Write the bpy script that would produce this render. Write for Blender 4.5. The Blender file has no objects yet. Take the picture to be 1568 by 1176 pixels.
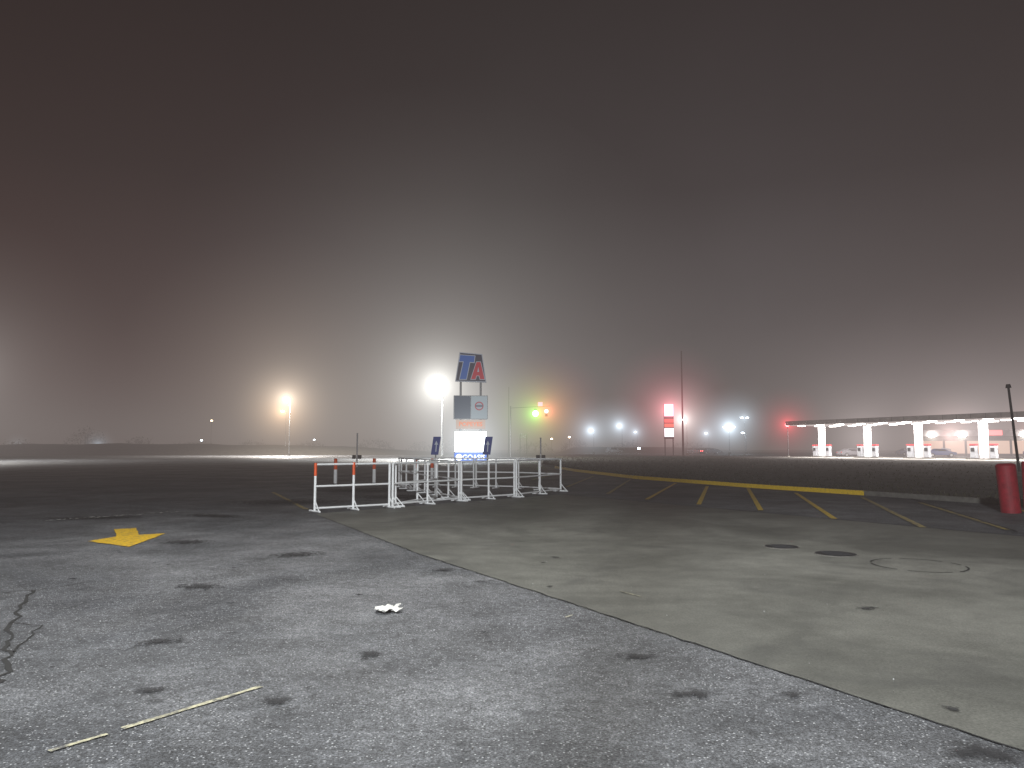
import bpy, bmesh, math, random
from mathutils import Vector, Matrix
random.seed(7)
S = bpy.context.scene
S.view_settings.view_transform = 'Standard'
S.view_settings.look = 'None'
S.view_settings.exposure = 0
COL = S.collection

# ---------------------------------------------------------------- materials
def newmat(name):
    m = bpy.data.materials.new(name); m.use_nodes = True
    nt = m.node_tree
    for n in list(nt.nodes): nt.nodes.remove(n)
    out = nt.nodes.new('ShaderNodeOutputMaterial')
    return m, nt, out
def node(nt, t, **kw):
    n = nt.nodes.new('ShaderNode' + t)
    for k, v in kw.items():
        if hasattr(n, k) and k not in n.inputs: setattr(n, k, v)
        else: n.inputs[k].default_value = v
    return n
def ramp(nt, fac, stops):
    r = nt.nodes.new('ShaderNodeValToRGB')
    e = r.color_ramp.elements
    while len(e) < len(stops): e.new(0.5)
    for i, (p, c) in enumerate(stops):
        e[i].position = p
        e[i].color = (c, c, c, 1) if isinstance(c, (int, float)) else (*c, 1)
    nt.links.new(fac, r.inputs[0]); return r.outputs[0]
def noise(nt, vec, scale, detail=4, rough=0.55, dist=0):
    n = node(nt, 'TexNoise'); n.inputs['Scale'].default_value = scale
    n.inputs['Detail'].default_value = detail; n.inputs['Roughness'].default_value = rough
    n.inputs['Distortion'].default_value = dist
    nt.links.new(vec, n.inputs['Vector']); return n.outputs['Fac']
def mixc(nt, typ, fac, a, b):
    m = nt.nodes.new('ShaderNodeMix'); m.data_type = 'RGBA'; m.blend_type = typ
    for i, v in ((0, fac), (6, a), (7, b)):
        if isinstance(v, (int, float)): m.inputs[i].default_value = v
        elif isinstance(v, tuple): m.inputs[i].default_value = (*v, 1)
        else: nt.links.new(v, m.inputs[i])
    return m.outputs[2]
def simple(name, col, rough=0.6, metal=0, var=0.25, scale=6, bump=0.0):
    m, nt, out = newmat(name)
    b = node(nt, 'BsdfPrincipled'); b.inputs['Roughness'].default_value = rough
    b.inputs['Metallic'].default_value = metal
    tc = node(nt, 'TexCoord')
    n = noise(nt, tc.outputs['Object'], scale, 5)
    f = ramp(nt, n, [(0.3, 1 - var), (0.7, 1.0)])
    c = mixc(nt, 'MULTIPLY', 1.0, col, f)
    nt.links.new(c, b.inputs['Base Color'])
    if bump:
        bp = node(nt, 'Bump', Strength=bump); nt.links.new(n, bp.inputs['Height'])
        nt.links.new(bp.outputs[0], b.inputs['Normal'])
    nt.links.new(b.outputs[0], out.inputs[0]); return m
def emit(name, col, st):
    m, nt, out = newmat(name)
    e = node(nt, 'Emission'); e.inputs[0].default_value = (*col, 1); e.inputs[1].default_value = st
    nt.links.new(e.outputs[0], out.inputs[0]); return m

def asphalt_mat():
    m, nt, out = newmat('asphalt')
    tc = node(nt, 'TexCoord'); v = tc.outputs['Object']
    b = node(nt, 'BsdfPrincipled')
    big = ramp(nt, noise(nt, v, 0.24, 5, 0.62, 0.9), [(0.37, (0.052, 0.055, 0.061)), (0.6, (0.112, 0.115, 0.122))])
    med = ramp(nt, noise(nt, v, 1.3, 8, 0.75), [(0.32, 0.48), (0.68, 1.27)])
    c = mixc(nt, 'MULTIPLY', 1.0, big, med)
    mid = ramp(nt, noise(nt, v, 13, 6, 0.8), [(0.36, 0.5), (0.64, 1.45)])
    c = mixc(nt, 'MULTIPLY', 1.0, c, mid)
    fine = ramp(nt, noise(nt, v, 60, 3, 0.8), [(0.38, 0.3), (0.62, 1.8)])
    c = mixc(nt, 'MULTIPLY', 1.0, c, fine)
    vo = node(nt, 'TexVoronoi'); vo.inputs['Scale'].default_value = 48; nt.links.new(v, vo.inputs['Vector'])
    sp = ramp(nt, vo.outputs['Distance'], [(0.18, 1.0), (0.36, 0.0)])
    vr = ramp(nt, vo.outputs['Color'], [(0.58, 0.0), (0.74, 0.9)])
    spk = mixc(nt, 'MULTIPLY', 1.0, sp, vr)
    c = mixc(nt, 'MIX', spk, c, (0.38, 0.39, 0.40))
    st = ramp(nt, noise(nt, v, 1.7, 7, 0.7, 0.6), [(0.59, 0.0), (0.69, 0.65)])
    c = mixc(nt, 'MIX', st, c, (0.028, 0.03, 0.034))
    nt.links.new(c, b.inputs['Base Color'])
    r = ramp(nt, noise(nt, v, 0.4, 3), [(0.3, 0.55), (0.7, 0.85)])
    nt.links.new(r, b.inputs['Roughness'])
    bp = node(nt, 'Bump', Strength=0.9, Distance=0.014)
    nt.links.new(noise(nt, v, 48, 3, 0.75), bp.inputs['Height'])
    nt.links.new(bp.outputs[0], b.inputs['Normal'])
    nt.links.new(b.outputs[0], out.inputs[0]); return m
def concrete_mat():
    m, nt, out = newmat('concrete')
    tc = node(nt, 'TexCoord'); v = tc.outputs['Object']
    b = node(nt, 'BsdfPrincipled')
    big = ramp(nt, noise(nt, v, 0.3, 4, 0.6, 1.0), [(0.36, (0.072, 0.073, 0.064)), (0.66, (0.135, 0.136, 0.121))])
    med = ramp(nt, noise(nt, v, 2.2, 7, 0.7), [(0.3, 0.72), (0.7, 1.12)])
    c = mixc(nt, 'MULTIPLY', 1.0, big, med)
    fine = ramp(nt, noise(nt, v, 60, 3, 0.7), [(0.3, 0.64), (0.7, 1.32)])
    c = mixc(nt, 'MULTIPLY', 1.0, c, fine)
    st = ramp(nt, noise(nt, v, 0.55, 5, 0.6, 1.5), [(0.52, 0.0), (0.70, 0.6)])
    c = mixc(nt, 'MIX', st, c, (0.04, 0.041, 0.038))
    nt.links.new(c, b.inputs['Base Color'])
    b.inputs['Roughness'].default_value = 0.6
    bp = node(nt, 'Bump', Strength=0.25, Distance=0.01)
    nt.links.new(noise(nt, v, 60, 3, 0.7), bp.inputs['Height'])
    nt.links.new(bp.outputs[0], b.inputs['Normal'])
    nt.links.new(b.outputs[0], out.inputs[0]); return m
def paint_mat(name, col, wear=0.45, worn=(0.1, 0.1, 0.1)):
    m, nt, out = newmat(name)
    tc = node(nt, 'TexCoord'); v = tc.outputs['Object']
    b = node(nt, 'BsdfPrincipled'); b.inputs['Roughness'].default_value = 0.6
    w = ramp(nt, noise(nt, v, 9, 8, 0.75), [(wear - 0.06, 1.0), (wear + 0.08, 0.0)])
    c = mixc(nt, 'MIX', w, col, worn)
    c = mixc(nt, 'MULTIPLY', 1.0, c, ramp(nt, noise(nt, v, 45, 3, 0.8), [(0.35, 0.6), (0.6, 1.1)]))
    nt.links.new(c, b.inputs['Base Color']); nt.links.new(b.outputs[0], out.inputs[0]); return m
def stain_patch_mat():
    m, nt, out = newmat('oil_and_dark_patch')
    tc = node(nt, 'TexCoord')
    uv = node(nt, 'UVMap')
    sub = node(nt, 'VectorMath', operation='SUBTRACT'); sub.inputs[1].default_value = (0.5, 0.5, 0)
    nt.links.new(uv.outputs[0], sub.inputs[0])
    ln = node(nt, 'VectorMath', operation='LENGTH'); nt.links.new(sub.outputs[0], ln.inputs[0])
    n = noise(nt, tc.outputs['Object'], 10, 7, 0.8)
    ad = node(nt, 'Math', operation='MULTIPLY_ADD'); nt.links.new(n, ad.inputs[0]); ad.inputs[1].default_value = 1.3
    nt.links.new(ln.outputs['Value'], ad.inputs[2])
    a = ramp(nt, ad.outputs[0], [(0.70, 0.8), (0.92, 0.0)])
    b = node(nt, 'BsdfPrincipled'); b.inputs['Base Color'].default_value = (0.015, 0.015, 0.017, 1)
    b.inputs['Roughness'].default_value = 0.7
    t = node(nt, 'BsdfTransparent'); mx = node(nt, 'MixShader')
    nt.links.new(a, mx.inputs[0]); nt.links.new(t.outputs[0], mx.inputs[1]); nt.links.new(b.outputs[0], mx.inputs[2])
    nt.links.new(mx.outputs[0], out.inputs[0]); return m

M = {}
M['asphalt'] = asphalt_mat(); M['concrete'] = concrete_mat()
M['yellow'] = paint_mat('yellow_paint', (0.62, 0.42, 0.03), 0.43)
M['yellow_arrow'] = paint_mat('yellow_arrow_paint', (0.72, 0.45, 0.02), 0.40)
M['yellow_worn'] = paint_mat('yellow_worn_paint', (0.42, 0.32, 0.07), 0.49)
M['white_line'] = paint_mat('white_line_paint', (0.42, 0.40, 0.28), 0.47)
M['white'] = simple('white_enamel', (0.86, 0.88, 0.89), 0.4, 0, 0.12)
M['galv'] = simple('galvanised_steel', (0.45, 0.46, 0.47), 0.45, 0.6)
M['dark'] = simple('dark_metal', (0.03, 0.03, 0.033), 0.5)
M['wood'] = simple('pole_wood', (0.06, 0.05, 0.042), 0.85)
M['orange'] = simple('orange_reflective', (0.85, 0.12, 0.03), 0.4)
M['red'] = simple('red_paint', (0.30, 0.012, 0.025), 0.6, 0, 0.5, 7)
M['grass'] = simple('grass_soil', (0.042, 0.038, 0.028), 0.95, 0, 0.7, 1.2, 0.5)
M['blade'] = simple('grass_blades', (0.055, 0.05, 0.032), 0.9, 0, 0.6, 0.7)
M['kerb'] = simple('kerb_concrete', (0.16, 0.155, 0.14), 0.85, 0, 0.4)
M['kerb_y'] = paint_mat('kerb_yellow', (0.8, 0.54, 0.03), 0.36, (0.2, 0.18, 0.12))
M['tree'] = simple('bark_and_twigs', (0.03, 0.027, 0.022), 0.95)
M['black'] = simple('black_iron', (0.008, 0.008, 0.009), 0.6)
M['seam'] = simple('tar_seam', (0.018, 0.018, 0.018), 0.8)
M['paper'] = simple('paper', (0.6, 0.6, 0.57), 0.8, 0, 0.35, 30)
M['stain_patch'] = stain_patch_mat()
M['glass'] = simple('dark_glass', (0.02, 0.022, 0.025), 0.1)
M['tyre'] = simple('tyre', (0.015, 0.015, 0.015), 0.8)
M['lampw'] = emit('lamp_lens_white', (1.0, 0.97, 0.92), 60)
M['lampb'] = emit('lamp_lens_cool', (0.75, 0.88, 1.0), 45)
M['lampo'] = emit('lamp_lens_warm', (1.0, 0.7, 0.42), 45)
M['lampr'] = emit('lamp_lens_red', (1.0, 0.08, 0.08), 30)
M['lampg'] = emit('lamp_lens_green', (0.08, 1.0, 0.1), 30)

# ---------------------------------------------------------------- mesh builder
class MB:
    def __init__(s): s.v = []; s.f = []; s.m = []; s.mats = []
    def mi(s, mat):
        mat = M[mat] if isinstance(mat, str) else mat
        if mat not in s.mats: s.mats.append(mat)
        return s.mats.index(mat)
    def face(s, pts, mat):
        i = len(s.v); s.v += [tuple(p) for p in pts]
        s.f.append(tuple(range(i, i + len(pts)))); s.m.append(s.mi(mat))
    def box(s, c, size, mat, rz=0.0, bev=0.0):
        bm = bmesh.new(); bmesh.ops.create_cube(bm, size=1)
        for v in bm.verts: v.co = Vector((v.co.x * size[0], v.co.y * size[1], v.co.z * size[2]))
        if bev: bmesh.ops.bevel(bm, geom=bm.edges[:], offset=bev, segments=2, affect='EDGES')
        bmesh.ops.transform(bm, matrix=Matrix.Translation(Vector(c)) @ Matrix.Rotation(rz, 4, 'Z'), verts=bm.verts)
        s.addbm(bm, mat)
    def addbm(s, bm, mat):
        i = len(s.v); bm.verts.index_update(); k = s.mi(mat)
        s.v += [tuple(v.co) for v in bm.verts]
        for f in bm.faces: s.f.append(tuple(i + v.index for v in f.verts)); s.m.append(k)
        bm.free()
    def cyl(s, a, b, r, mat, r2=None, n=10):
        a = Vector(a); b = Vector(b); d = b - a; r2 = r if r2 is None else r2
        q = d.to_track_quat('Z', 'Y'); i = len(s.v); k = s.mi(mat)
        for p, rr in ((a, r), (b, r2)):
            for j in range(n):
                t = 2 * math.pi * j / n
                s.v.append(tuple(p + q @ Vector((rr * math.cos(t), rr * math.sin(t), 0))))
        for j in range(n):
            s.f.append((i + j, i + (j + 1) % n, i + n + (j + 1) % n, i + n + j)); s.m.append(k)
        s.f.append(tuple(i + j for j in reversed(range(n)))); s.m.append(k)
        s.f.append(tuple(i + n + j for j in range(n))); s.m.append(k)
    def ball(s, c, r, mat, sc=(1, 1, 1)):
        bm = bmesh.new(); bmesh.ops.create_uvsphere(bm, u_segments=10, v_segments=6, radius=r)
        for v in bm.verts: v.co = Vector(c) + Vector((v.co.x * sc[0], v.co.y * sc[1], v.co.z * sc[2]))
        s.addbm(bm, mat)
    def make(s, name, parent=None, loc=(0, 0, 0), rz=0.0, smooth=False):
        me = bpy.data.meshes.new(name); me.from_pydata(s.v, [], s.f)
        for m in s.mats: me.materials.append(m)
        me.polygons.foreach_set('material_index', s.m)
        if smooth: me.polygons.foreach_set('use_smooth', [True] * len(s.f))
        me.update(); o = bpy.data.objects.new(name, me); COL.objects.link(o)
        o.location = loc; o.rotation_euler = (0, 0, rz)
        if parent: o.parent = parent
        return o
def empty(name, loc=(0, 0, 0), rz=0.0):
    o = bpy.data.objects.new(name, None); COL.objects.link(o)
    o.location = loc; o.rotation_euler = (0, 0, rz); return o

# ---------------------------------------------------------------- fog glow (self-emitting spheres painting the halo of lamp light in fog)
def glow(parent, loc, R, A, col, c=0.9, step=0.8):
    if R > 20: step = .5
    m, nt, out = newmat('emissive_halo')
    tc = node(nt, 'TexCoord')
    d = node(nt, 'VectorMath', operation='DOT_PRODUCT')
    nt.links.new(tc.outputs['Object'], d.inputs[0]); nt.links.new(tc.outputs['Object'], d.inputs[1])
    a1 = node(nt, 'Math', operation='ADD'); nt.links.new(d.outputs['Value'], a1.inputs[0]); a1.inputs[1].default_value = c * c
    dv = node(nt, 'Math', operation='DIVIDE'); dv.inputs[0].default_value = A; nt.links.new(a1.outputs[0], dv.inputs[1])
    sb = node(nt, 'Math', operation='SUBTRACT'); nt.links.new(dv.outputs[0], sb.inputs[0]); sb.inputs[1].default_value = A / (R * R + c * c)
    mx = node(nt, 'Math', operation='MAXIMUM'); nt.links.new(sb.outputs[0], mx.inputs[0]); mx.inputs[1].default_value = 0
    e = node(nt, 'Emission'); e.inputs[0].default_value = (*col, 1)
    nt.links.new(mx.outputs[0], e.inputs[1]); nt.links.new(e.outputs[0], out.inputs['Volume'])
    m.cycles.volume_step_rate = step
    bm = bmesh.new(); bmesh.ops.create_icosphere(bm, subdivisions=2, radius=R)
    me = bpy.data.meshes.new('emissive_halo'); bm.to_mesh(me); bm.free(); me.materials.append(m)
    o = bpy.data.objects.new('emissive_halo', me); COL.objects.link(o); o.location = loc
    o.parent = parent; return o
def point(parent, loc, P, col, r=0.25, spot=None, blend=.8):
    l = bpy.data.lights.new('lamp_light', 'SPOT' if spot else 'POINT'); l.energy = P; l.color = col
    l.shadow_soft_size = r
    if spot: l.spot_size = math.radians(spot); l.spot_blend = blend
    o = bpy.data.objects.new('lamp_light', l); COL.objects.link(o); o.location = loc; o.parent = parent; return o

# ---------------------------------------------------------------- ground
def sheet(name, pts, z, mat):
    b = MB(); b.face([(x, y, z) for x, y in pts], mat); return b.make(name)
sheet('terrain', [(-1500, -300), (1500, -300), (1500, 1600), (-1500, 1600)], -0.02, 'grass')
sheet('asphalt_parking_lot', [(-320, -80), (140, -80), (140, 330), (-12, 330), (-12, 168), (-320, 168)], 0.0, 'asphalt')
conc = [(-4.8, 18.6), (1.71, 26.3), (6.15, 18.97), (9.23, 13.86), (20, -4), (8, -6), (2.70, 4.15), (-1.42, 11.66)]
sheet('concrete_pavement', conc, 0.004, 'concrete')

def strip(b, pts, w, z, mat, jit=0.0):
    pts = [Vector((p[0], p[1], 0)) for p in pts]
    if jit:
        q = []
        for i in range(len(pts) - 1):
            L = (pts[i + 1] - pts[i]).length; n = max(1, int(L / 0.12))
            for k in range(n):
                q.append(pts[i].lerp(pts[i + 1], k / n) + Vector((random.uniform(-jit, jit), random.uniform(-jit, jit), 0)))
        q.append(pts[-1]); pts = q
    L = []; R = []
    for i, p in enumerate(pts):
        d = (pts[min(i + 1, len(pts) - 1)] - pts[max(i - 1, 0)]).normalized()
        n = Vector((-d.y, d.x, 0)); ww = w * (random.uniform(0.5, 1.3) if jit else 1) / 2
        L.append(p + n * ww + Vector((0, 0, z))); R.append(p - n * ww + Vector((0, 0, z)))
    for i in range(len(pts) - 1):
        b.face([R[i], R[i + 1], L[i + 1], L[i]], mat)

b = MB()
strip(b, [(-4.8, 18.6), (-1.42, 11.66), (2.70, 4.15), (8, -6)], 0.014, 0.009, 'seam', 0.012)
strip(b, [(1.71, 26.3), (6.15, 18.97), (9.23, 13.86), (20, -4)], 0.05, 0.009, 'seam', 0.01)
strip(b, [(-5.37, 8.67), (-4.9, 7.7), (-4.55, 7.08), (-3.95, 6.1), (-3.62, 5.57), (-3.2, 4.7), (-2.9, 3.9)], 0.035, 0.005, 'seam', 0.035)
strip(b, [(-7.5, 7.8), (-6.3, 8.4), (-5.37, 8.67), (-5.0, 9.3)], 0.015, 0.005, 'seam', 0.03)
strip(b, [(-4.6, 7.1), (-4.25, 7.0), (-3.9, 6.1)], 0.02, 0.005, 'seam', 0.02)
strip(b, [(-14, 24), (-9, 20.5), (-4.8, 18.6)], 0.03, 0.005, 'seam', 0.03)
strip(b, [(12.5, 24.0), (9.6, 14.6)], 0.05, 0.016, 'seam', 0.01)
b.make('pavement_cracks')
b = MB()
for p, q, m in [((7.41, 34.55), (4.17, 23.7), 'yellow'), ((8.08, 31.65), (5.25, 21.55), 'yellow'),
                ((9.29, 30.1), (6.35, 19.56), 'yellow'), ((10.04, 27.1), (7.25, 17.25), 'yellow'),
                ((11.26, 24.6), (8.24, 15.4), 'yellow_worn'), ((11.87, 22.3), (9.67, 14.96), 'yellow_worn'),
                ((5.97, 38.5), (3.28, 26.35), 'yellow_worn'), ((4.6, 43), (2.2, 31), 'yellow_worn'),
                ((13.0, 19.6), (10.4, 11.5), 'yellow'), ((3.4, 50), (1.0, 38), 'yellow_worn'),
                ((-8.6, 27.5), (-5.3, 19.8), 'yellow_worn'), ((12.6, 16.9), (10.2, 15.2), 'yellow')]:
    strip(b, [p, q], 0.13, 0.012 if q != (10.2, 15.2) else .0165, m)
strip(b, [(-2.218, 4.475), (-1.683, 5.24)], 0.045, 0.008, 'white_line', .003)
strip(b, [(-2.44, 4.148), (-2.262, 4.39)], 0.03, 0.008, 'white_line', .003)
strip(b, [(1.2, 8.62), (1.38, 8.3)], 0.02, 0.012, 'white_line')
strip(b, [(0.5, 7.3), (0.58, 7.4)], 0.02, 0.012, 'white_line')
strip(b, [(-6, 52), (1, 60)], 0.15, 0.012, 'yellow_worn')
strip(b, [(-8, 60), (-1.5, 67)], 0.15, 0.012, 'yellow_worn')
b.make('parking_lines')
b = MB()
ap = [(-7.785, 15.06), (-7.12, 13.85), (-7.25, 13.15), (-6.18, 12.42), (-6.46, 14.35), (-6.85, 14.1), (-7.48, 15.31)]
jp = []
for i in range(len(ap)):
    p = Vector(ap[i]); q = Vector(ap[(i + 1) % len(ap)])
    for k in range(8):
        r = p.lerp(q, k / 8); jp.append((r.x + random.uniform(-.012, .012), r.y + random.uniform(-.02, .02), .01))
b.face(jp, 'yellow_arrow')
b.make('yellow_direction_arrow')

def stains_and_patches():
    me = bpy.data.meshes.new('oil_and_dark_patches'); vs = []; fs = []; uvs = []
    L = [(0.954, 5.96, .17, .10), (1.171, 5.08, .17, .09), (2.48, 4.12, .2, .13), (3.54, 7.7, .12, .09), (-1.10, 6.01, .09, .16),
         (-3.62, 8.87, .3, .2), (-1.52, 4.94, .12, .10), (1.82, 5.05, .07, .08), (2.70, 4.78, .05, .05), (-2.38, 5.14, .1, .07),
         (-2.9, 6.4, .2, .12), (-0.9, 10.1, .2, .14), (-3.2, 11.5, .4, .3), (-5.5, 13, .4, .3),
         (-9.5, 17.5, 1.2, .5), (-7.0, 18.0, .9, .4), (-12, 16, 1.2, .6), (-6.5, 22.5, 1.8, 1.2), (-3.6, 25, 2.0, 1.2), (-5, 29, 2.5, 1.5)]  # last three: large dark patches on the ground among the barricades
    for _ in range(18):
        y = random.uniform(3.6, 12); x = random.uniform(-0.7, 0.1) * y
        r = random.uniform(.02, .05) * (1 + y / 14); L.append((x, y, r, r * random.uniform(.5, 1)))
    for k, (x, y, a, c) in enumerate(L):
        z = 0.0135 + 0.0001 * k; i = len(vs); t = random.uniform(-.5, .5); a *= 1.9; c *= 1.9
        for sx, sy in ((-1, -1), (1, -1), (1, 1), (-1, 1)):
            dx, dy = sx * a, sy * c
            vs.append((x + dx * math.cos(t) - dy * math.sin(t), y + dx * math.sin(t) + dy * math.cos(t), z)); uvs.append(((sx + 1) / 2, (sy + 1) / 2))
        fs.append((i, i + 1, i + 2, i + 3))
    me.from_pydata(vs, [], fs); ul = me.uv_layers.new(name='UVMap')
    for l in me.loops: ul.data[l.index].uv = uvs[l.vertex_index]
    me.materials.append(M['stain_patch']); o = bpy.data.objects.new('oil_and_dark_patches', me); COL.objects.link(o)
stains_and_patches()

def manhole(x, y, r):
    b = MB(); b.cyl((0, 0, 0), (0, 0, 0.012), r, 'black', n=40); b.cyl((0, 0, 0), (0, 0, 0.009), r * 1.07, 'kerb', n=40)
    for i in range(-3, 4):
        b.box((0, i * r * 0.22, 0.013), (r * 1.2, r * 0.05, 0.006), 'dark')
    b.make('manhole_cover', loc=(x, y, 0.004))
manhole(4.35, 12.42, .26); manhole(4.87, 11.59, .29)
b = MB()
for i in range(60):
    if i % 11 in (3, 4): continue
    a0, a1 = 2 * math.pi * i / 60, 2 * math.pi * (i + 1) / 60
    strip(b, [(5.53 + .58 * math.cos(a0), 10.5 + .62 * math.sin(a0)), (5.53 + .58 * math.cos(a1), 10.5 + .62 * math.sin(a1))], 0.025, 0.011, 'seam')
b.make('utility_cut_ring')
b = MB()
for i in range(80):
    t = random.random() ** 1.3
    x = -10.1 + t * 1.8 + random.gauss(0, .06); y = 16.8 + 2.2 * t + random.gauss(0, .16)
    a = random.uniform(0, 3.1); r = random.uniform(.012, .05)
    b.face([(x + r * math.cos(a + k * 1.57 + random.uniform(-.3, .3)), y + r * math.sin(a + k * 1.57), 0.02) for k in range(4)], 'paper')
b.make('worn_marking_fragments')
b = MB()
for i in range(160):
    y = 3.4 + abs(random.gauss(0, 4)); x = random.uniform(-.72, .5) * y; r = random.uniform(.002, .006)
    bm = bmesh.new(); bmesh.ops.create_icosphere(bm, subdivisions=1, radius=r)
    for v in bm.verts: v.co = Vector((x, y, r * .5 + .004)) + v.co * random.uniform(.7, 1.2)
    b.addbm(bm, random.choice(['kerb', 'galv']))
b.make('loose_gravel')
# crumpled paper: folded ridges, ragged outline
bm = bmesh.new(); bmesh.ops.create_grid(bm, x_segments=14, y_segments=10, size=1)
rr = random.Random(3)
for v in bm.verts:
    x, y = v.co.x, v.co.y
    edge = 1 + (.22 * math.sin(5 * x + 2 * y) + rr.uniform(-.12, .12)) * max(abs(x), abs(y))
    z = .014 + .02 * abs(math.sin(4.1 * x + 1.7 * y)) + .014 * abs(math.sin(6.3 * y - 2.2 * x + 1)) + rr.uniform(-.006, .006)
    v.co = Vector((x * .12 * edge + .03 * y, y * .10 * edge + .03 * x * x, z))
b = MB(); b.addbm(bm, 'paper'); b.make('paper_litter', loc=(-1.194, 7.58, 0.004), rz=.5)

# kerb and grass
C = [(26, -2), (20, 8), (15.5, 18), (13.7, 21.6), (11.94, 25.6), (9.57, 30.6), (6.3, 39.6), (4.2, 51.6), (2.6, 68.5), (3.5, 90), (12, 165)]
O = [(95, -2), (92, 30), (82, 52), (66, 82), (46, 119), (40, 135), (38, 165)]
def resample(P, n):
    P = [Vector((p[0], p[1], 0)) for p in P]; L = [0]
    for i in range(1, len(P)): L.append(L[-1] + (P[i] - P[i - 1]).length)
    out = []
    for k in range(n):
        t = L[-1] * k / (n - 1); i = 1
        while i < len(P) - 1 and L[i] < t: i += 1
        out.append(P[i - 1].lerp(P[i], (t - L[i - 1]) / (L[i] - L[i - 1])))
    return out
nC = 150; rc = resample(C, nC); ro = resample(O, nC)
def zg(t, x, y): return 0.13 * (1 - t) + 0.02 * t + 0.04 * math.sin(x * 1.7) * math.sin(y * 1.1) * min(1, t * 10) * (1 - t)
vs = []; fs = []
for i in range(nC):
    for j in range(41):
        t = (j / 40) ** 1.5; p = rc[i].lerp(ro[i], t); vs.append((p.x + .14 * (1 - t), p.y, zg(t, p.x, p.y)))
for i in range(nC - 1):
    for j in range(40):
        a = i * 41 + j; fs.append((a, a + 1, a + 42, a + 41))
me = bpy.data.meshes.new('grass_verge'); me.from_pydata(vs, [], fs); me.materials.append(M['grass'])
COL.objects.link(bpy.data.objects.new('grass_verge', me))
b = MB()
for i in range(20000):
    k = random.random() ** 1.0 * (nC - 2) * 0.8; ii = int(k); t = random.random() ** 2.2 * .6
    p = rc[ii].lerp(rc[ii + 1], k - ii).lerp(ro[ii].lerp(ro[ii + 1], k - ii), t)
    x = p.x + .25; y = p.y; z = zg(t, x, y) - .02; h = random.uniform(.04, .15); a = random.uniform(0, 3.14); w = random.uniform(.02, .05)
    dx, dy = math.cos(a) * w, math.sin(a) * w
    b.face([(x - dx, y - dy, z), (x + dx, y + dy, z), (x + random.uniform(-.06, .06), y + random.uniform(-.06, .06), z + h)], 'blade')
b.make('grass')
b = MB()
for i in range(nC - 1):
    p, q = rc[i], rc[i + 1]; m = 'kerb_y' if 24.8 < p.y < 60 else 'kerb'
    d = (q - p).normalized(); n = Vector((d.y, -d.x, 0)) * .16
    z = Vector((0, 0, .15))
    b.face([p, q, q + z, p + z], m); b.face([p + z, q + z, q + n + z, p + n + z], m); b.face([p + n + z, q + n + z, q + n, p + n], m)
b.make('kerb')

def berm(x0, x1, y0, y1, h):
    vs = []; fs = []; nx = 120; ny = 10
    for i in range(nx + 1):
        for j in range(ny + 1):
            x = x0 + (x1 - x0) * i / nx; y = y0 + (y1 - y0) * j / ny
            e = min(1, (nx - i) / 12, )
            hh = h * e * (1 + .12 * math.sin(x * .05) + .05 * math.sin(x * .31) + random.uniform(-.03, .03))
            vs.append((x, y, -0.01 + hh * math.sin(math.pi * min(1, j / ny)) ** .6 if j not in (0, ny) else -0.01))
    for i in range(nx):
        for j in range(ny):
            a = i * (ny + 1) + j; fs.append((a, a + ny + 1, a + ny + 2, a + 1))
    me = bpy.data.meshes.new('grass_berm'); me.from_pydata(vs, [], fs); me.materials.append(M['grass'])
    COL.objects.link(bpy.data.objects.new('grass_berm', me))
berm(-330, -10, 166, 205, 2.3)
berm(60, 14, 215, 250, 1.6)

# ---------------------------------------------------------------- barricades
def barricade(p, q, caps=(False, False, False), h=1.2):
    p = Vector((*p, 0)); q = Vector((*q, 0)); L = (q - p).length; a = math.atan2(q.y - p.y, q.x - p.x)
    L -= 0.05
    b = MB()
    for k, x in enumerate((0.03, L / 2, L - .03)):
        b.cyl((x, 0, 0.02), (x, 0, h), 0.032, 'white', n=10)
        if caps[k]: b.cyl((x, 0, h - .3), (x, 0, h + .02), 0.037, 'orange', n=10)
        b.cyl((x, -.28, .03), (x, .28, .03), 0.024, 'white', n=8)
        b.cyl((x, -.25, .03), (x, 0, .3), 0.015, 'white', n=6)
    for z in (0.10, .64, h - .02): b.cyl((0.03, 0, z), (L - .03, 0, z), 0.026, 'white', n=8)
    b.make('crowd_barricade', loc=(p.x, p.y, .004), rz=a)
F = [(-4.91, 18.97), (-3.2, 20.4), (-1.54, 22.85), (.126, 24.64), (1.81, 27.9)]
barricade(F[0], F[1], (True, True, False)); barricade(F[1], F[2]); barricade(F[2], F[3]); barricade(F[3], F[4])
B = [(-1.5, 22.95), (-2.55, 25.6), (-3.6, 28.2), (-4.6, 31.0)]
for i in range(3): barricade(B[i], B[i + 1])
B = [(1.8, 28.0), (0.2, 29.6), (-1.5, 30.4), (-3.1, 31), (-4.6, 31.2)]
for i in range(4): barricade(B[i], B[i + 1])
barricade((-3.15, 20.6), (-2.3, 23.6))
def delin(x, y):
    b = MB(); b.cyl((0, 0, 0), (0, 0, .06), .14, 'black', r2=.1, n=14); b.cyl((0, 0, .06), (0, 0, .66), .075, 'white', n=14)
    b.cyl((0, 0, .66), (0, 0, 1.1), .076, 'orange', n=14); b.ball((0, 0, 1.1), .074, 'orange', (1, 1, .5))
    b.make('traffic_delineator', loc=(x, y, 0))
for x, y in [(-7.65, 33.1), (-6.1, 33.8), (-4.45, 35.2), (-3.75, 35.8)]: delin(x, y)

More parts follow.
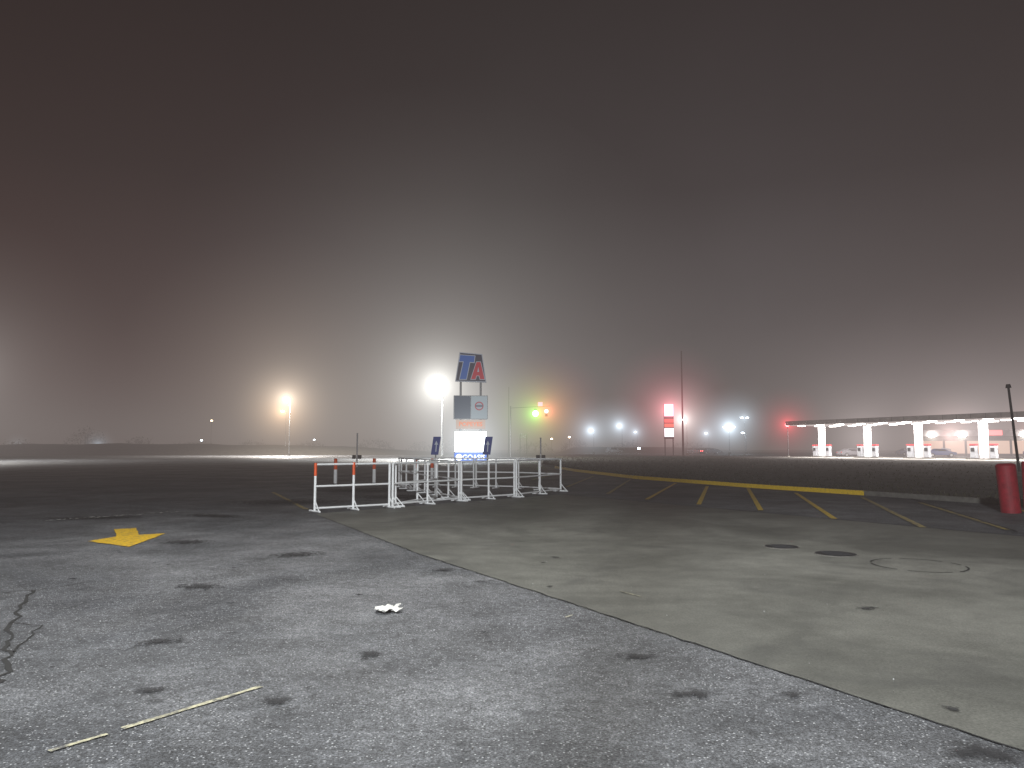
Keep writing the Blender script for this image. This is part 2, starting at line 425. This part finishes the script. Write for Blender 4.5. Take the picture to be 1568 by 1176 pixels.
# ---------------------------------------------------------------- bollards, poles
def bollard(x, y, tilt, h=1.17, r=.22):
    b = MB(); b.cyl((0, 0, 0), (tilt * h, 0, h), r, 'red', n=28)
    b.cyl((tilt * h, 0, h), (tilt * (h + .04), 0, h + .04), r, 'red', r2=r * .75, n=28)
    b.make('red_bollard', loc=(x, y, 0.0))
bollard(12.3, 18.9, -.07); bollard(13.6, 20.2, 0, 1.2, .1)
b = MB(); b.cyl((0, 0, 0), (-.35, 0, 4.7), .075, 'dark', r2=.06); b.cyl((-.35, 0, 4.7), (-.36, 0, 4.9), .14, 'dark', r2=.1, n=12)
b.box((0, 0, .15), (.35, .35, .3), 'kerb', bev=.03); b.make('slim_post', loc=(26.6, 40, .05))

def marker_post(x, y, h):
    b = MB(); b.cyl((0, 0, 0), (0, 0, h), .06, 'white'); b.box((-.22, -.06, .88), (.3, .06, .3), 'dark', bev=.02); b.box((.22, -.06, .88), (.3, .06, .3), 'dark', bev=.02)
    b.box((0, 0, .04), (.3, .3, .08), 'kerb'); b.make('marker_post', loc=(x, y, 0))
marker_post(-12.2, 60, 2.75); marker_post(2.26, 60, 2.4)

def streetlamp(x, y, h, lens='lampw', heads=1, rz=0, A=.8, R=18, col=(1, 1, 1), P=0, pr=.09, c=.9, size=.55, lcol=None, spot=156):
    e = empty('street_lamp', (x, y, 0), rz)
    b = MB(); b.cyl((0, 0, 0), (0, 0, .5), .28, 'kerb', n=14); b.cyl((0, 0, .5), (0, 0, h), pr, 'galv', r2=pr * .6)
    sides = [-1] if heads == 1 else [-1, 1]
    for s in sides:
        b.cyl((0, 0, h - .1), (s * .7, 0, h + .05), .04, 'galv'); b.box((s * .8, 0, h + .06), (.75, .4, .16), 'dark', bev=.04)
    b.make('pole_and_head', e)
    b = MB()
    for s in sides: b.ball((s * .8, 0, h - .06), size, lens, (1, .8, .45))
    b.make('lens', e)
    lx = 0 if heads > 1 else -.8
    if A: glow(e, (lx, 0, h - .1), R, A, col, c)
    if P: point(e, (lx, 0, h - .75), P, lcol or col, .5, spot, .35)
    return e
W = (1.0, .98, .93); CB = (.72, .87, 1.0); WM = (1.0, .78, .52)
streetlamp(-9.8, 107, 10.4, 'lampw', 1, 0, 1.0, 42, (1, .99, .93), 110000, pr=.15, size=.7, c=.8)
streetlamp(-43.9, 150, 11.2, 'lampo', 1, 0, .95, 34, (1.0, .84, .67), 150000, size=.75, lcol=(1, .93, .85), spot=163)
streetlamp(-53, 178, 10.2, 'lampo', 1, 0, .8, 12, (1, .6, .3), 0, size=.45)
streetlamp(-66, 88, 11, 'lampw', 2, 0, .35, 20, W, 48000, spot=158)
for x, y, h, l, A, hd in [(21.5, 200, 6.2, 'lampb', .9, 1), (33.3, 230, 8.3, 'lampb', 1.1, 1), (41.2, 250, 6.8, 'lampb', .6, 1),
                         (59.5, 230, 6.0, 'lampb', .5, 1), (51.4, 180, 6.5, 'lampb', 1.2, 2), (58.5, 190, 5.4, 'lampb', 0, 1),
                         (58.5, 191, 9.2, 'lampb', .3, 2), (36.8, 160, 7.6, 'lampw', .8, 1)]:
    streetlamp(x, y, h, l, hd, random.uniform(-.5, .5), A, 10, CB if l == 'lampb' else W, 0, pr=.07, c=.6, size=.6 if A > .7 else .4)
for x, y, z, l, s in [(-195, 300, 1.9, 'lampb', .5), (-136, 250, 2.4, 'lampb', .5), (-102, 250, 4.0, 'lampb', .35), (-110, 278, 11.5, 'lampo', .4), (-65, 250, 4.2, 'lampb', .3),
                      (18.5, 245, 5, 'lampo', .4), (35, 210, 1.4, 'lampb', .4), (13, 250, 4.5, 'lampo', .35)]:
    e = empty('yard_light', (x, y, 0)); b = MB(); b.cyl((0, 0, 0), (0, 0, z), .07, 'wood'); b.ball((0, 0, z), s, l, (1, 1, .6)); b.make('post_and_lens', e)
    if s > .45: glow(e, (0, 0, z), 6, .35, {'lampb': CB, 'lampo': (1, .6, .3)}[l], .6)
# lamps of the lot the camera stands in
e = empty('street_lamp', (-1.0, -3, 0)); b = MB(); b.cyl((0, 0, 0), (0, 0, 12.6), .14, 'galv'); b.cyl((0, 0, 12.5), (0, 10.8, 13.0), .06, 'galv'); b.box((0, 11.2, 13), (.5, 1, .2), 'dark', bev=.05)
b.make('pole_and_head', e); point(e, (0, 11.2, 12.8), 9500, (1.0, 1.0, .96), .3, 120, 1.0)
e = empty('street_lamp', (-3, -14, 0)); b = MB(); b.cyl((0, 0, 0), (0, 0, 11.6), .14, 'galv'); b.cyl((0, 0, 11.5), (0, .7, 12.0), .06, 'galv'); b.box((0, 1, 12), (.5, 1, .2), 'dark', bev=.05)
b.make('pole_and_head', e); point(e, (0, 1, 11.6), 46000, (.95, .98, 1.0), .5)

def upole(x, y, h, arms=1, r=.16):
    b = MB(); b.cyl((0, 0, 0), (0, 0, h), r, 'wood', r2=r * .6)
    for i in range(arms):
        z = h - .5 - i * .9; b.box((0, -.16, z), (2.2, .1, .12), 'wood')
        for k in (-1, -.5, .5, 1): b.cyl((k, -.16, z + .06), (k, -.16, z + .25), .04, 'dark')
    b.make('utility_pole', loc=(x, y, 0))
upole(33.7, 150, 20.8, 0, .2); upole(-.6, 140, 12.8, 0, .13); upole(-185, 330, 8, 1)
b = MB(); b.cyl((-.6, 0, 0), (-.6, 0, 4.2), .07, 'dark'); b.cyl((.6, 0, 0), (.6, 0, 4.2), .07, 'dark'); b.box((0, 0, 3.8), (1.6, .1, .9), 'galv'); b.make('road_sign', loc=(2.1, 140, 0))
e = empty('traffic_signal', (-.2, 115, 0)); b = MB(); b.cyl((0, 0, 0), (0, 0, 7.9), .07, 'dark'); b.cyl((0, 0, 7.6), (6.0, 0, 7.9), .04, 'dark', r2=.03)
for x in (3.75, 5.4):
    b.box((x, 0, 6.9), (.4, .3, 1.15), 'dark', bev=.04)
    for k in range(3): b.cyl((x, -.15, 6.55 + .36 * k), (x, -.35, 6.55 + .36 * k), .15, 'dark', n=12)
b.make('mast', e); b = MB(); b.ball((3.75, -.3, 6.75), .5, 'lampg'); b.ball((5.4, -.3, 7.1), .32, 'lampr'); b.make('lit_lenses', e)
b = MB(); b.box((4.5, .2, 8.2), (.7, .1, .6), emit('street_sign_face', (1, .25, .35), 3)); b.make('sign_blade', e)
glow(e, (3.75, -.3, 6.75), 9, .42, (.15, 1, .12), .5); glow(e, (5.4, -.3, 7.1), 10, .5, (1, .12, .1), .5)

# ---------------------------------------------------------------- pylon sign (truck stop)
def text(s, size, loc, mat, parent, name='lettering', shear=0, bold=0.0, ext=.02, sx=1):
    cu = bpy.data.curves.new(name, 'FONT'); cu.body = s; cu.size = size; cu.align_x = 'CENTER'; cu.align_y = 'CENTER'; cu.extrude = ext; cu.offset = bold; cu.shear = shear
    cu.materials.append(M[mat] if isinstance(mat, str) else mat)
    o = bpy.data.objects.new(name, cu); COL.objects.link(o); o.location = loc; o.rotation_euler = (math.pi / 2, 0, 0); o.scale = (sx, 1, 1); o.parent = parent; return o
M['blue'] = emit('blue_sign_letter', (.02, .08, .28), 1.0); M['redsign'] = emit('red_sign_letter', (.40, .02, .04), .8)  # unlit logo board: letters, outline and background emit, replacing missing front light
M['redp'] = simple('red_plastic', (.4, .03, .04), .5)
M['outl'] = emit('pale_sign_outline', (.28, .31, .36), 1.0)
M['greyp'] = simple('grey_panel', (.35, .37, .4), .5); M['navy'] = emit('navy_panel', (.045, .065, .10), 1.0)
M['boardbg'] = emit('board_background', (.02, .025, .045), 1)
M['beige'] = emit('beige_panel', (.62, .45, .36), 1.0); M['led'] = emit('led_panel', (.88, .97, 1.0), 9.0)
M['bluel'] = emit('blue_lit', (.05, .22, .95), 1.2); M['whitel'] = emit('white_lit', (.9, .95, 1), 2.6); M['orl'] = emit('orange_lit', (1.0, .22, .04), 1.0)
M['greyl'] = emit('grey_lit_panel', (.33, .40, .44), .9)
e = empty('pylon_sign', (-4.52, 83, 0), .08)
b = MB()
for x in (-1.1, 1.1): b.cyl((x, .25, 0), (x, .25, 9.2), .12, 'galv')
b.box((0, .2, 6.0), (3.75, .5, 2.62), 'galv', bev=.03)
b.box((0, .2, 4.12), (3.2, .5, .95), 'galv'); b.box((0, .2, 2.2), (3.5, .5, 2.2), 'dark'); b.box((0, .2, .56), (3.6, .5, 1.05), 'dark')
b.make('frame', e)
b = MB(); b.box((-.9, -.09, 6.0), (1.75, .06, 2.45), 'navy'); b.box((.92, -.09, 6.0), (1.75, .06, 2.45), 'greyl'); b.box((0, -.09, 4.15), (3.2, .06, .98), 'beige')
b.box((0, -.09, 2.25), (3.4, .06, 2.2), 'led'); b.box((0, -.09, .56), (3.5, .06, .98), 'bluel')
b.cyl((.92, -.12, 6.15), (.92, -.14, 6.15), .48, 'redsign', n=28); b.cyl((.92, -.15, 6.15), (.92, -.16, 6.15), .36, 'outl', n=28); b.box((.92, -.18, 6.15), (.8, .02, .18), 'navy')
b.cyl((-1.25, -.13, .56), (-1.25, -.15, .56), .36, 'whitel', n=24)
b.make('panels', e)
text('POPEYES', .66, (0, -.15, 4.15), 'orl', e, bold=.015); text('GOASIS', .72, (.35, -.15, .56), 'whitel', e, bold=.01)
def prism(b, pts, y0, y1, mat):
    n = len(pts); b.face([(x, y0, z) for x, z in pts], mat); b.face([(x, y1, z) for x, z in reversed(pts)], mat)
    for i in range(n):
        (x, z), (X, Z) = pts[i], pts[(i + 1) % n]; b.face([(x, y0, z), (x, y1, z), (X, y1, Z), (X, y0, Z)], mat)
def off(pts, k):
    cx = sum(p[0] for p in pts) / len(pts); cz = sum(p[1] for p in pts) / len(pts); return [(cx + (x - cx) * k, cz + (z - cz) * k) for x, z in pts]
TB = [(-1.72, 8.85), (1.72, 8.75), (1.25, 11.9), (-1.25, 12.1)]
b = MB(); prism(b, TB, 0.1, .4, 'greyp'); prism(b, off(TB, .99), 0.05, .09, 'outl'); prism(b, off(TB, .94), 0.0, .04, 'boardbg')
def stroke(pts, mat, y=-.04): prism(b, pts, y, y + .03, mat)
T = [(-1.18, 11.75), (.42, 11.65), (.34, 10.95), (-.12, 11.0), (-.5, 9.1), (-1.22, 9.1), (-.80, 11.05), (-1.28, 11.05)]
def grow(pts, d):
    n = len(pts); ar = sum(pts[i][0] * pts[(i + 1) % n][1] - pts[(i + 1) % n][0] * pts[i][1] for i in range(n)); s = 1 if ar > 0 else -1; out = []
    for i in range(n):
        a = Vector(pts[i - 1]); p = Vector(pts[i]); c = Vector(pts[(i + 1) % n])
        e1 = (p - a).normalized(); e2 = (c - p).normalized(); n1 = Vector((e1.y, -e1.x)) * s; n2 = Vector((e2.y, -e2.x)) * s
        m = (n1 + n2); m = m / max(.35, m.dot(n1)); out.append((p.x + m.x * d, p.y + m.y * d))
    return out
A1 = [(.02, 9.1), (.62, 11.0), (1.05, 11.0), (1.5, 9.1), (1.02, 9.1), (.92, 9.5), (.62, 9.5), (.5, 9.1)]
stroke(grow(T, .07), 'outl', -.04); stroke(T, 'blue', -.08); stroke(grow(A1, .06), 'outl', -.045); stroke(A1, 'redsign', -.085)
stroke([(.70, 9.9), (.90, 9.9), (.82, 10.45)], 'outl', -.12)
b.make('logo_board', e)
glow(e, (0, -.8, 2.2), 11, .55, (.85, .95, 1), 1.5)

def dirsign(x, y, rz):
    e = empty('blue_direction_sign', (x, y, 0), rz); b = MB()
    prism(b, [(-.5, .9), (.25, .9), (.5, 2.7), (-.25, 2.7)], 0, .2, M['bluesgn']); b.cyl((0, .1, 0), (0, .1, .9), .07, 'galv')
    prism(b, [(-.05, 1.2), (.05, 1.2), (.10, 1.9), (.22, 1.9), (.05, 2.3), (-.15, 1.9), (0, 1.9)], -.03, -.01, 'outl'); b.make('panel', e)
M['bluesgn'] = emit('blue_sign_face', (.02, .05, .22), .6)
dirsign(-7.6, 76, .1); dirsign(-2.45, 76, -.2)

e = empty('gas_price_sign', (31, 150, 0)); b = MB()
for x in (-.8, .8): b.cyl((x, .2, 0), (x, .2, 9.8), .11, 'dark')
b.box((0, .2, 6.8), (1.9, .4, 6.9), 'dark'); b.make('frame', e)
b = MB(); b.box((0, -.05, 9.0), (1.8, .08, 2.4), emit('red_face', (1, .30, .38), 7)); b.box((0, -.05, 6.9), (1.8, .08, .7), emit('red_face2', (1, .1, .08), 2.0))
b.box((0, -.05, 6.0), (1.8, .08, .7), emit('red_face3', (1, .15, .1), 2.0)); b.box((0, -.05, 4.6), (1.8, .08, 1.7), emit('white_face', (.95, .9, .95), 4)); b.make('panels', e)
glow(e, (0, -1, 9.0), 14, .9, (1, .25, .3), .9)
e = empty('red_beacon', (47.5, 131, 0)); b = MB(); b.cyl((0, 0, 0), (0, 0, 5.6), .08, 'dark'); b.ball((0, 0, 5.6), .4, 'lampr'); b.box((0,0,.1),(.4,.4,.2),'kerb'); b.make('post_and_lens', e); glow(e, (0, 0, 5.6), 7, .4, (1, .08, .1), .5)

# ---------------------------------------------------------------- gas station canopy
ang = math.atan2(-.91, .415)
e = empty('gas_station_canopy', (47.7, 130.5, 0), ang)
LEN = 56; WID = 10
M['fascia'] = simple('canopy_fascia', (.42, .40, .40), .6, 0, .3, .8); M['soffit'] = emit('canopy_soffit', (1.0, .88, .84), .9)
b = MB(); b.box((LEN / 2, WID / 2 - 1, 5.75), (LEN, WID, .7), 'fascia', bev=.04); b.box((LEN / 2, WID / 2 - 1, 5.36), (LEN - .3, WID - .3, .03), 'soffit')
for i in range(int(LEN / 2)): b.box((1 + i * 2, -1.02, 5.75), (.03, .03, .66), 'dark')
b.make('roof', e)
cols = [5.4, 14.4, 23.2, 32.8, 42.5, 52]
b = MB()
for c in cols:
    yy = 1.6
    b.box((c - .28, yy, 2.67), (.38, .5, 5.32), 'white', bev=.03); b.box((c + .35, yy, 2.67), (.38, .5, 5.32), 'white', bev=.03); b.box((c, yy, .1), (4.6, 1.1, .2), 'kerb', bev=.04)
    for s in (-1.35, 1.35):
        b.box((c + s, yy, 1.05), (.8, .6, 1.7), 'greyp', bev=.05); b.box((c + s, yy - .32, 1.35), (.5, .04, .5), 'glass'); b.box((c + s, yy, 2.0), (.9, .65, .22), 'redp', bev=.04)
        b.cyl((c + s + .5, yy, 1.7), (c + s + .55, yy, .8), .03, 'black')
b.make('columns_and_pumps', e)
b = MB(); ML = emit('canopy_light', (1, .93, .86), 22)
for i in range(14):
    for yy in (0.2, 4, 7.4): b.box((2.5 + i * 4, yy, 5.27), (1.1, .6, .13), ML)
b.make('soffit_lights', e)
for i in range(4):
    l = bpy.data.lights.new('canopy_area', 'AREA'); l.energy = 12500; l.shape = 'RECTANGLE'; l.size = 12; l.size_y = 9; l.color = (1, .92, .87)
    o = bpy.data.objects.new('canopy_area', l); COL.objects.link(o); o.parent = e; o.location = (7 + i * 14, 2, 5.15)
for c, A in ((12, .62), (30, .75), (48, .8)): glow(e, (c, 3.5, 3.2), 24, A * .85, (1, .87, .86), 3.0, .5)
pts = [(-3, -5), (LEN + 6, -5), (LEN + 6, 45), (-3, 45)]
b = MB(); b.face([(x, y, 0.03) for x, y in pts], 'concrete'); b.make('station_apron', loc=(48, 130, 0), rz=ang)
e = empty('convenience_store', (84, 146, 0), -.5); b = MB()
b.box((16, 6, 2.5), (44, 12, 5.0), 'kerb'); b.box((16, -.2, 4.4), (44.4, .5, 1.2), 'fascia')
for i in range(12): b.box((-4.6 + i * 3.6, -.06, 1.6), (.25, .2, 3.2), 'dark')
b.make('walls', e)
b = MB(); SG = emit('shop_window', (1, .68, .52), 1.1)
for i in range(11): b.box((-2.8 + i * 3.6, -.03, 1.7), (3.2, .1, 2.4), SG)
b.make('windows', e)
b = MB()
for x in (-3, 2, 12, 19, 27): b.ball((x, -.8, 3.9), .4, 'lampw', (1.8, 1, .8))
b.box((7, -.5, 4.4), (3, .1, .9), emit('shop_sign', (1, .15, .15), 4)); b.make('wall_lights', e)
for x, cc in ((0, (1, .7, .65)), (15, (1, .6, .55))): glow(e, (x, -.8, 3.9), 10, .7, cc, .9)

# ---------------------------------------------------------------- cars
def car(x, y, rz, col, suv=False, tail=False):
    e = empty('parked_car', (x, y, 0.03), rz); b = MB(); m = simple('car_paint', col, .3)
    h = 1.65 if suv else 1.42
    prof = [(-2.25, .35), (2.2, .35), (2.28, .62), (2.2, .82), (1.15, .95), (.55, h - .05), (-.9 if not suv else -1.8, h), (-1.6 if not suv else -2.1, .98), (-2.25, .92)]
    bm = bmesh.new(); L = [bm.verts.new((px, -.88 if pz < 1 else -.68, pz)) for px, pz in prof]; R = [bm.verts.new((px, .88 if pz < 1 else .68, pz)) for px, pz in prof]
    bm.faces.new(L); bm.faces.new(list(reversed(R)))
    n = len(prof)
    for i in range(n): bm.faces.new((L[i], R[i], R[(i + 1) % n], L[(i + 1) % n]))
    bmesh.ops.bevel(bm, geom=bm.edges[:], offset=.05, segments=2, affect='EDGES'); bmesh.ops.recalc_face_normals(bm, faces=bm.faces)
    b.addbm(bm, m)
    for s in (-1, 1):
        b.face([(-1.15, s * .86, 1.0), (.8, s * .86, 1.0), (.42, s * .73, h - .12), (-.85, s * .73, h - .1)], 'glass')
        for wx in (-1.4, 1.4): b.cyl((wx, s * .7, .34), (wx, s * .93, .34), .34, 'tyre', n=18); b.cyl((wx, s * .92, .34), (wx, s * .95, .34), .2, 'galv', n=14)
        b.box((-2.27, s * .65, .78), (.06, .3, .14), 'lampr' if tail else 'redp'); b.box((2.24, s * .65, .7), (.08, .32, .14), 'white')
    b.make('body', e)
car(78, 150, .1, (.08, .1, .18)); car(84, 148, 1.2, (.25, .27, .3), True); car(60, 135, .2, (.2, .2, .22)); car(95, 138, .3, (.05, .1, .3)); car(72, 128, -.3, (.03, .06, .2))
car(27.5, 205, 0, (.5, .52, .55), True); car(46, 190, .1, (.3, .3, .32)); car(49, 188, .1, (.1, .1, .12), tail=True); car(-135, 240, .1, (.3, .3, .3))

# ---------------------------------------------------------------- distant trees
def tree_mass(name, cl, y0):
    b = MB()
    for cx, w, h in cl:
        n = int(w * h * 9)
        for t in range(max(3, int(w / 3))):
            x = cx + random.uniform(-w / 2, w / 2) * .8; hh = h * random.uniform(.5, .85); y = y0 + random.uniform(-4, 4)
            b.cyl((x, y, 0), (x + random.uniform(-.5, .5), y, hh), .22, 'tree', r2=.05, n=6)
            for k in range(6):
                z = hh * random.uniform(.4, .9); a = random.uniform(0, 6.28); l = random.uniform(.8, 2.2)
                b.cyl((x, y, z), (x + math.cos(a) * l, y + math.sin(a) * l, z + l * .8), .07, 'tree', r2=.02, n=4)
        for k in range(n):
            u = random.uniform(-1, 1); x = cx + u * w / 2; top = h * (1 - .75 * u * u) * random.uniform(.8, 1.05); z = top * random.uniform(0.05, 1) ** .7
            s = random.uniform(.12, .5); y = y0 + random.uniform(-4, 4)
            p = [Vector((random.uniform(-s, s), random.uniform(-s, s), random.uniform(-s, s))) + Vector((x, y, z)) for _ in range(3)]
            b.face(p, 'tree')
    b.make(name)
tree_mass('distant_treeline', [(-245, 20, 6), (-222, 16, 5), (-200, 14, 4), (-172, 12, 4.5), (-148, 14, 9), (-130, 10, 6), (-110, 16, 4), (-90, 14, 4.5), (-70, 14, 4), (-48, 14, 5), (-32, 10, 4), (-18, 12, 6.5)], 265)
tree_mass('distant_treeline', [(8, 12, 4), (22, 10, 5), (40, 12, 4), (60, 14, 4)], 262)

# ---------------------------------------------------------------- fog + sky
m, nt, out = newmat('fog')
ab = node(nt, 'VolumeAbsorption'); ab.inputs[0].default_value = (0, 0, 0, 1); ab.inputs[1].default_value = .005
em = node(nt, 'Emission'); em.inputs[0].default_value = (1.0, .84, .79, 1); em.inputs[1].default_value = .005 * .175
ad = node(nt, 'AddShader'); nt.links.new(ab.outputs[0], ad.inputs[0]); nt.links.new(em.outputs[0], ad.inputs[1]); nt.links.new(ad.outputs[0], out.inputs['Volume'])
b = MB(); b.box((0, 350, 9.5), (1600, 1100, 21), m); b.make('fog')
w = bpy.data.worlds.new('World'); S.world = w; w.use_nodes = True; nt = w.node_tree
bg = nt.nodes['Background']; bg.inputs[1].default_value = 1
tc = node(nt, 'TexCoord'); sx = node(nt, 'SeparateXYZ'); nt.links.new(tc.outputs['Generated'], sx.inputs[0])
el = ramp(nt, sx.outputs['Z'], [(0.0, (.14, .130, .128)), (.15, (.074, .066, .067)), (.32, (.032, .026, .027)), (.6, (.012, .008, .008))])
mr = node(nt, 'MapRange'); mr.inputs[1].default_value = -.6; mr.inputs[2].default_value = .6; nt.links.new(sx.outputs['X'], mr.inputs[0])
az = ramp(nt, mr.outputs[0], [(0, (.42, .08, .06)), (.25, (.62, .42, .42)), (.5, (1.0, 1.0, 1.0)), (.75, (1.12, 1.12, 1.16)), (1, (.85, .74, .74))])
c = mixc(nt, 'MULTIPLY', 1.0, el, az)
cl = ramp(nt, noise(nt, tc.outputs['Generated'], 2.5, 5, .55), [(.3, .85), (.7, 1.12)])
nt.links.new(mixc(nt, 'MULTIPLY', 1.0, c, cl), bg.inputs[0])

# ---------------------------------------------------------------- camera
cam = bpy.data.cameras.new('camera'); co = bpy.data.objects.new('camera', cam); COL.objects.link(co)
co.location = (0, 0, 1.6); co.rotation_euler = (math.radians(94.8), 0, 0)
cam.sensor_width = 36; cam.lens = 36 * 1162 / 1568; cam.clip_end = 4000; cam.clip_start = .05
S.camera = co
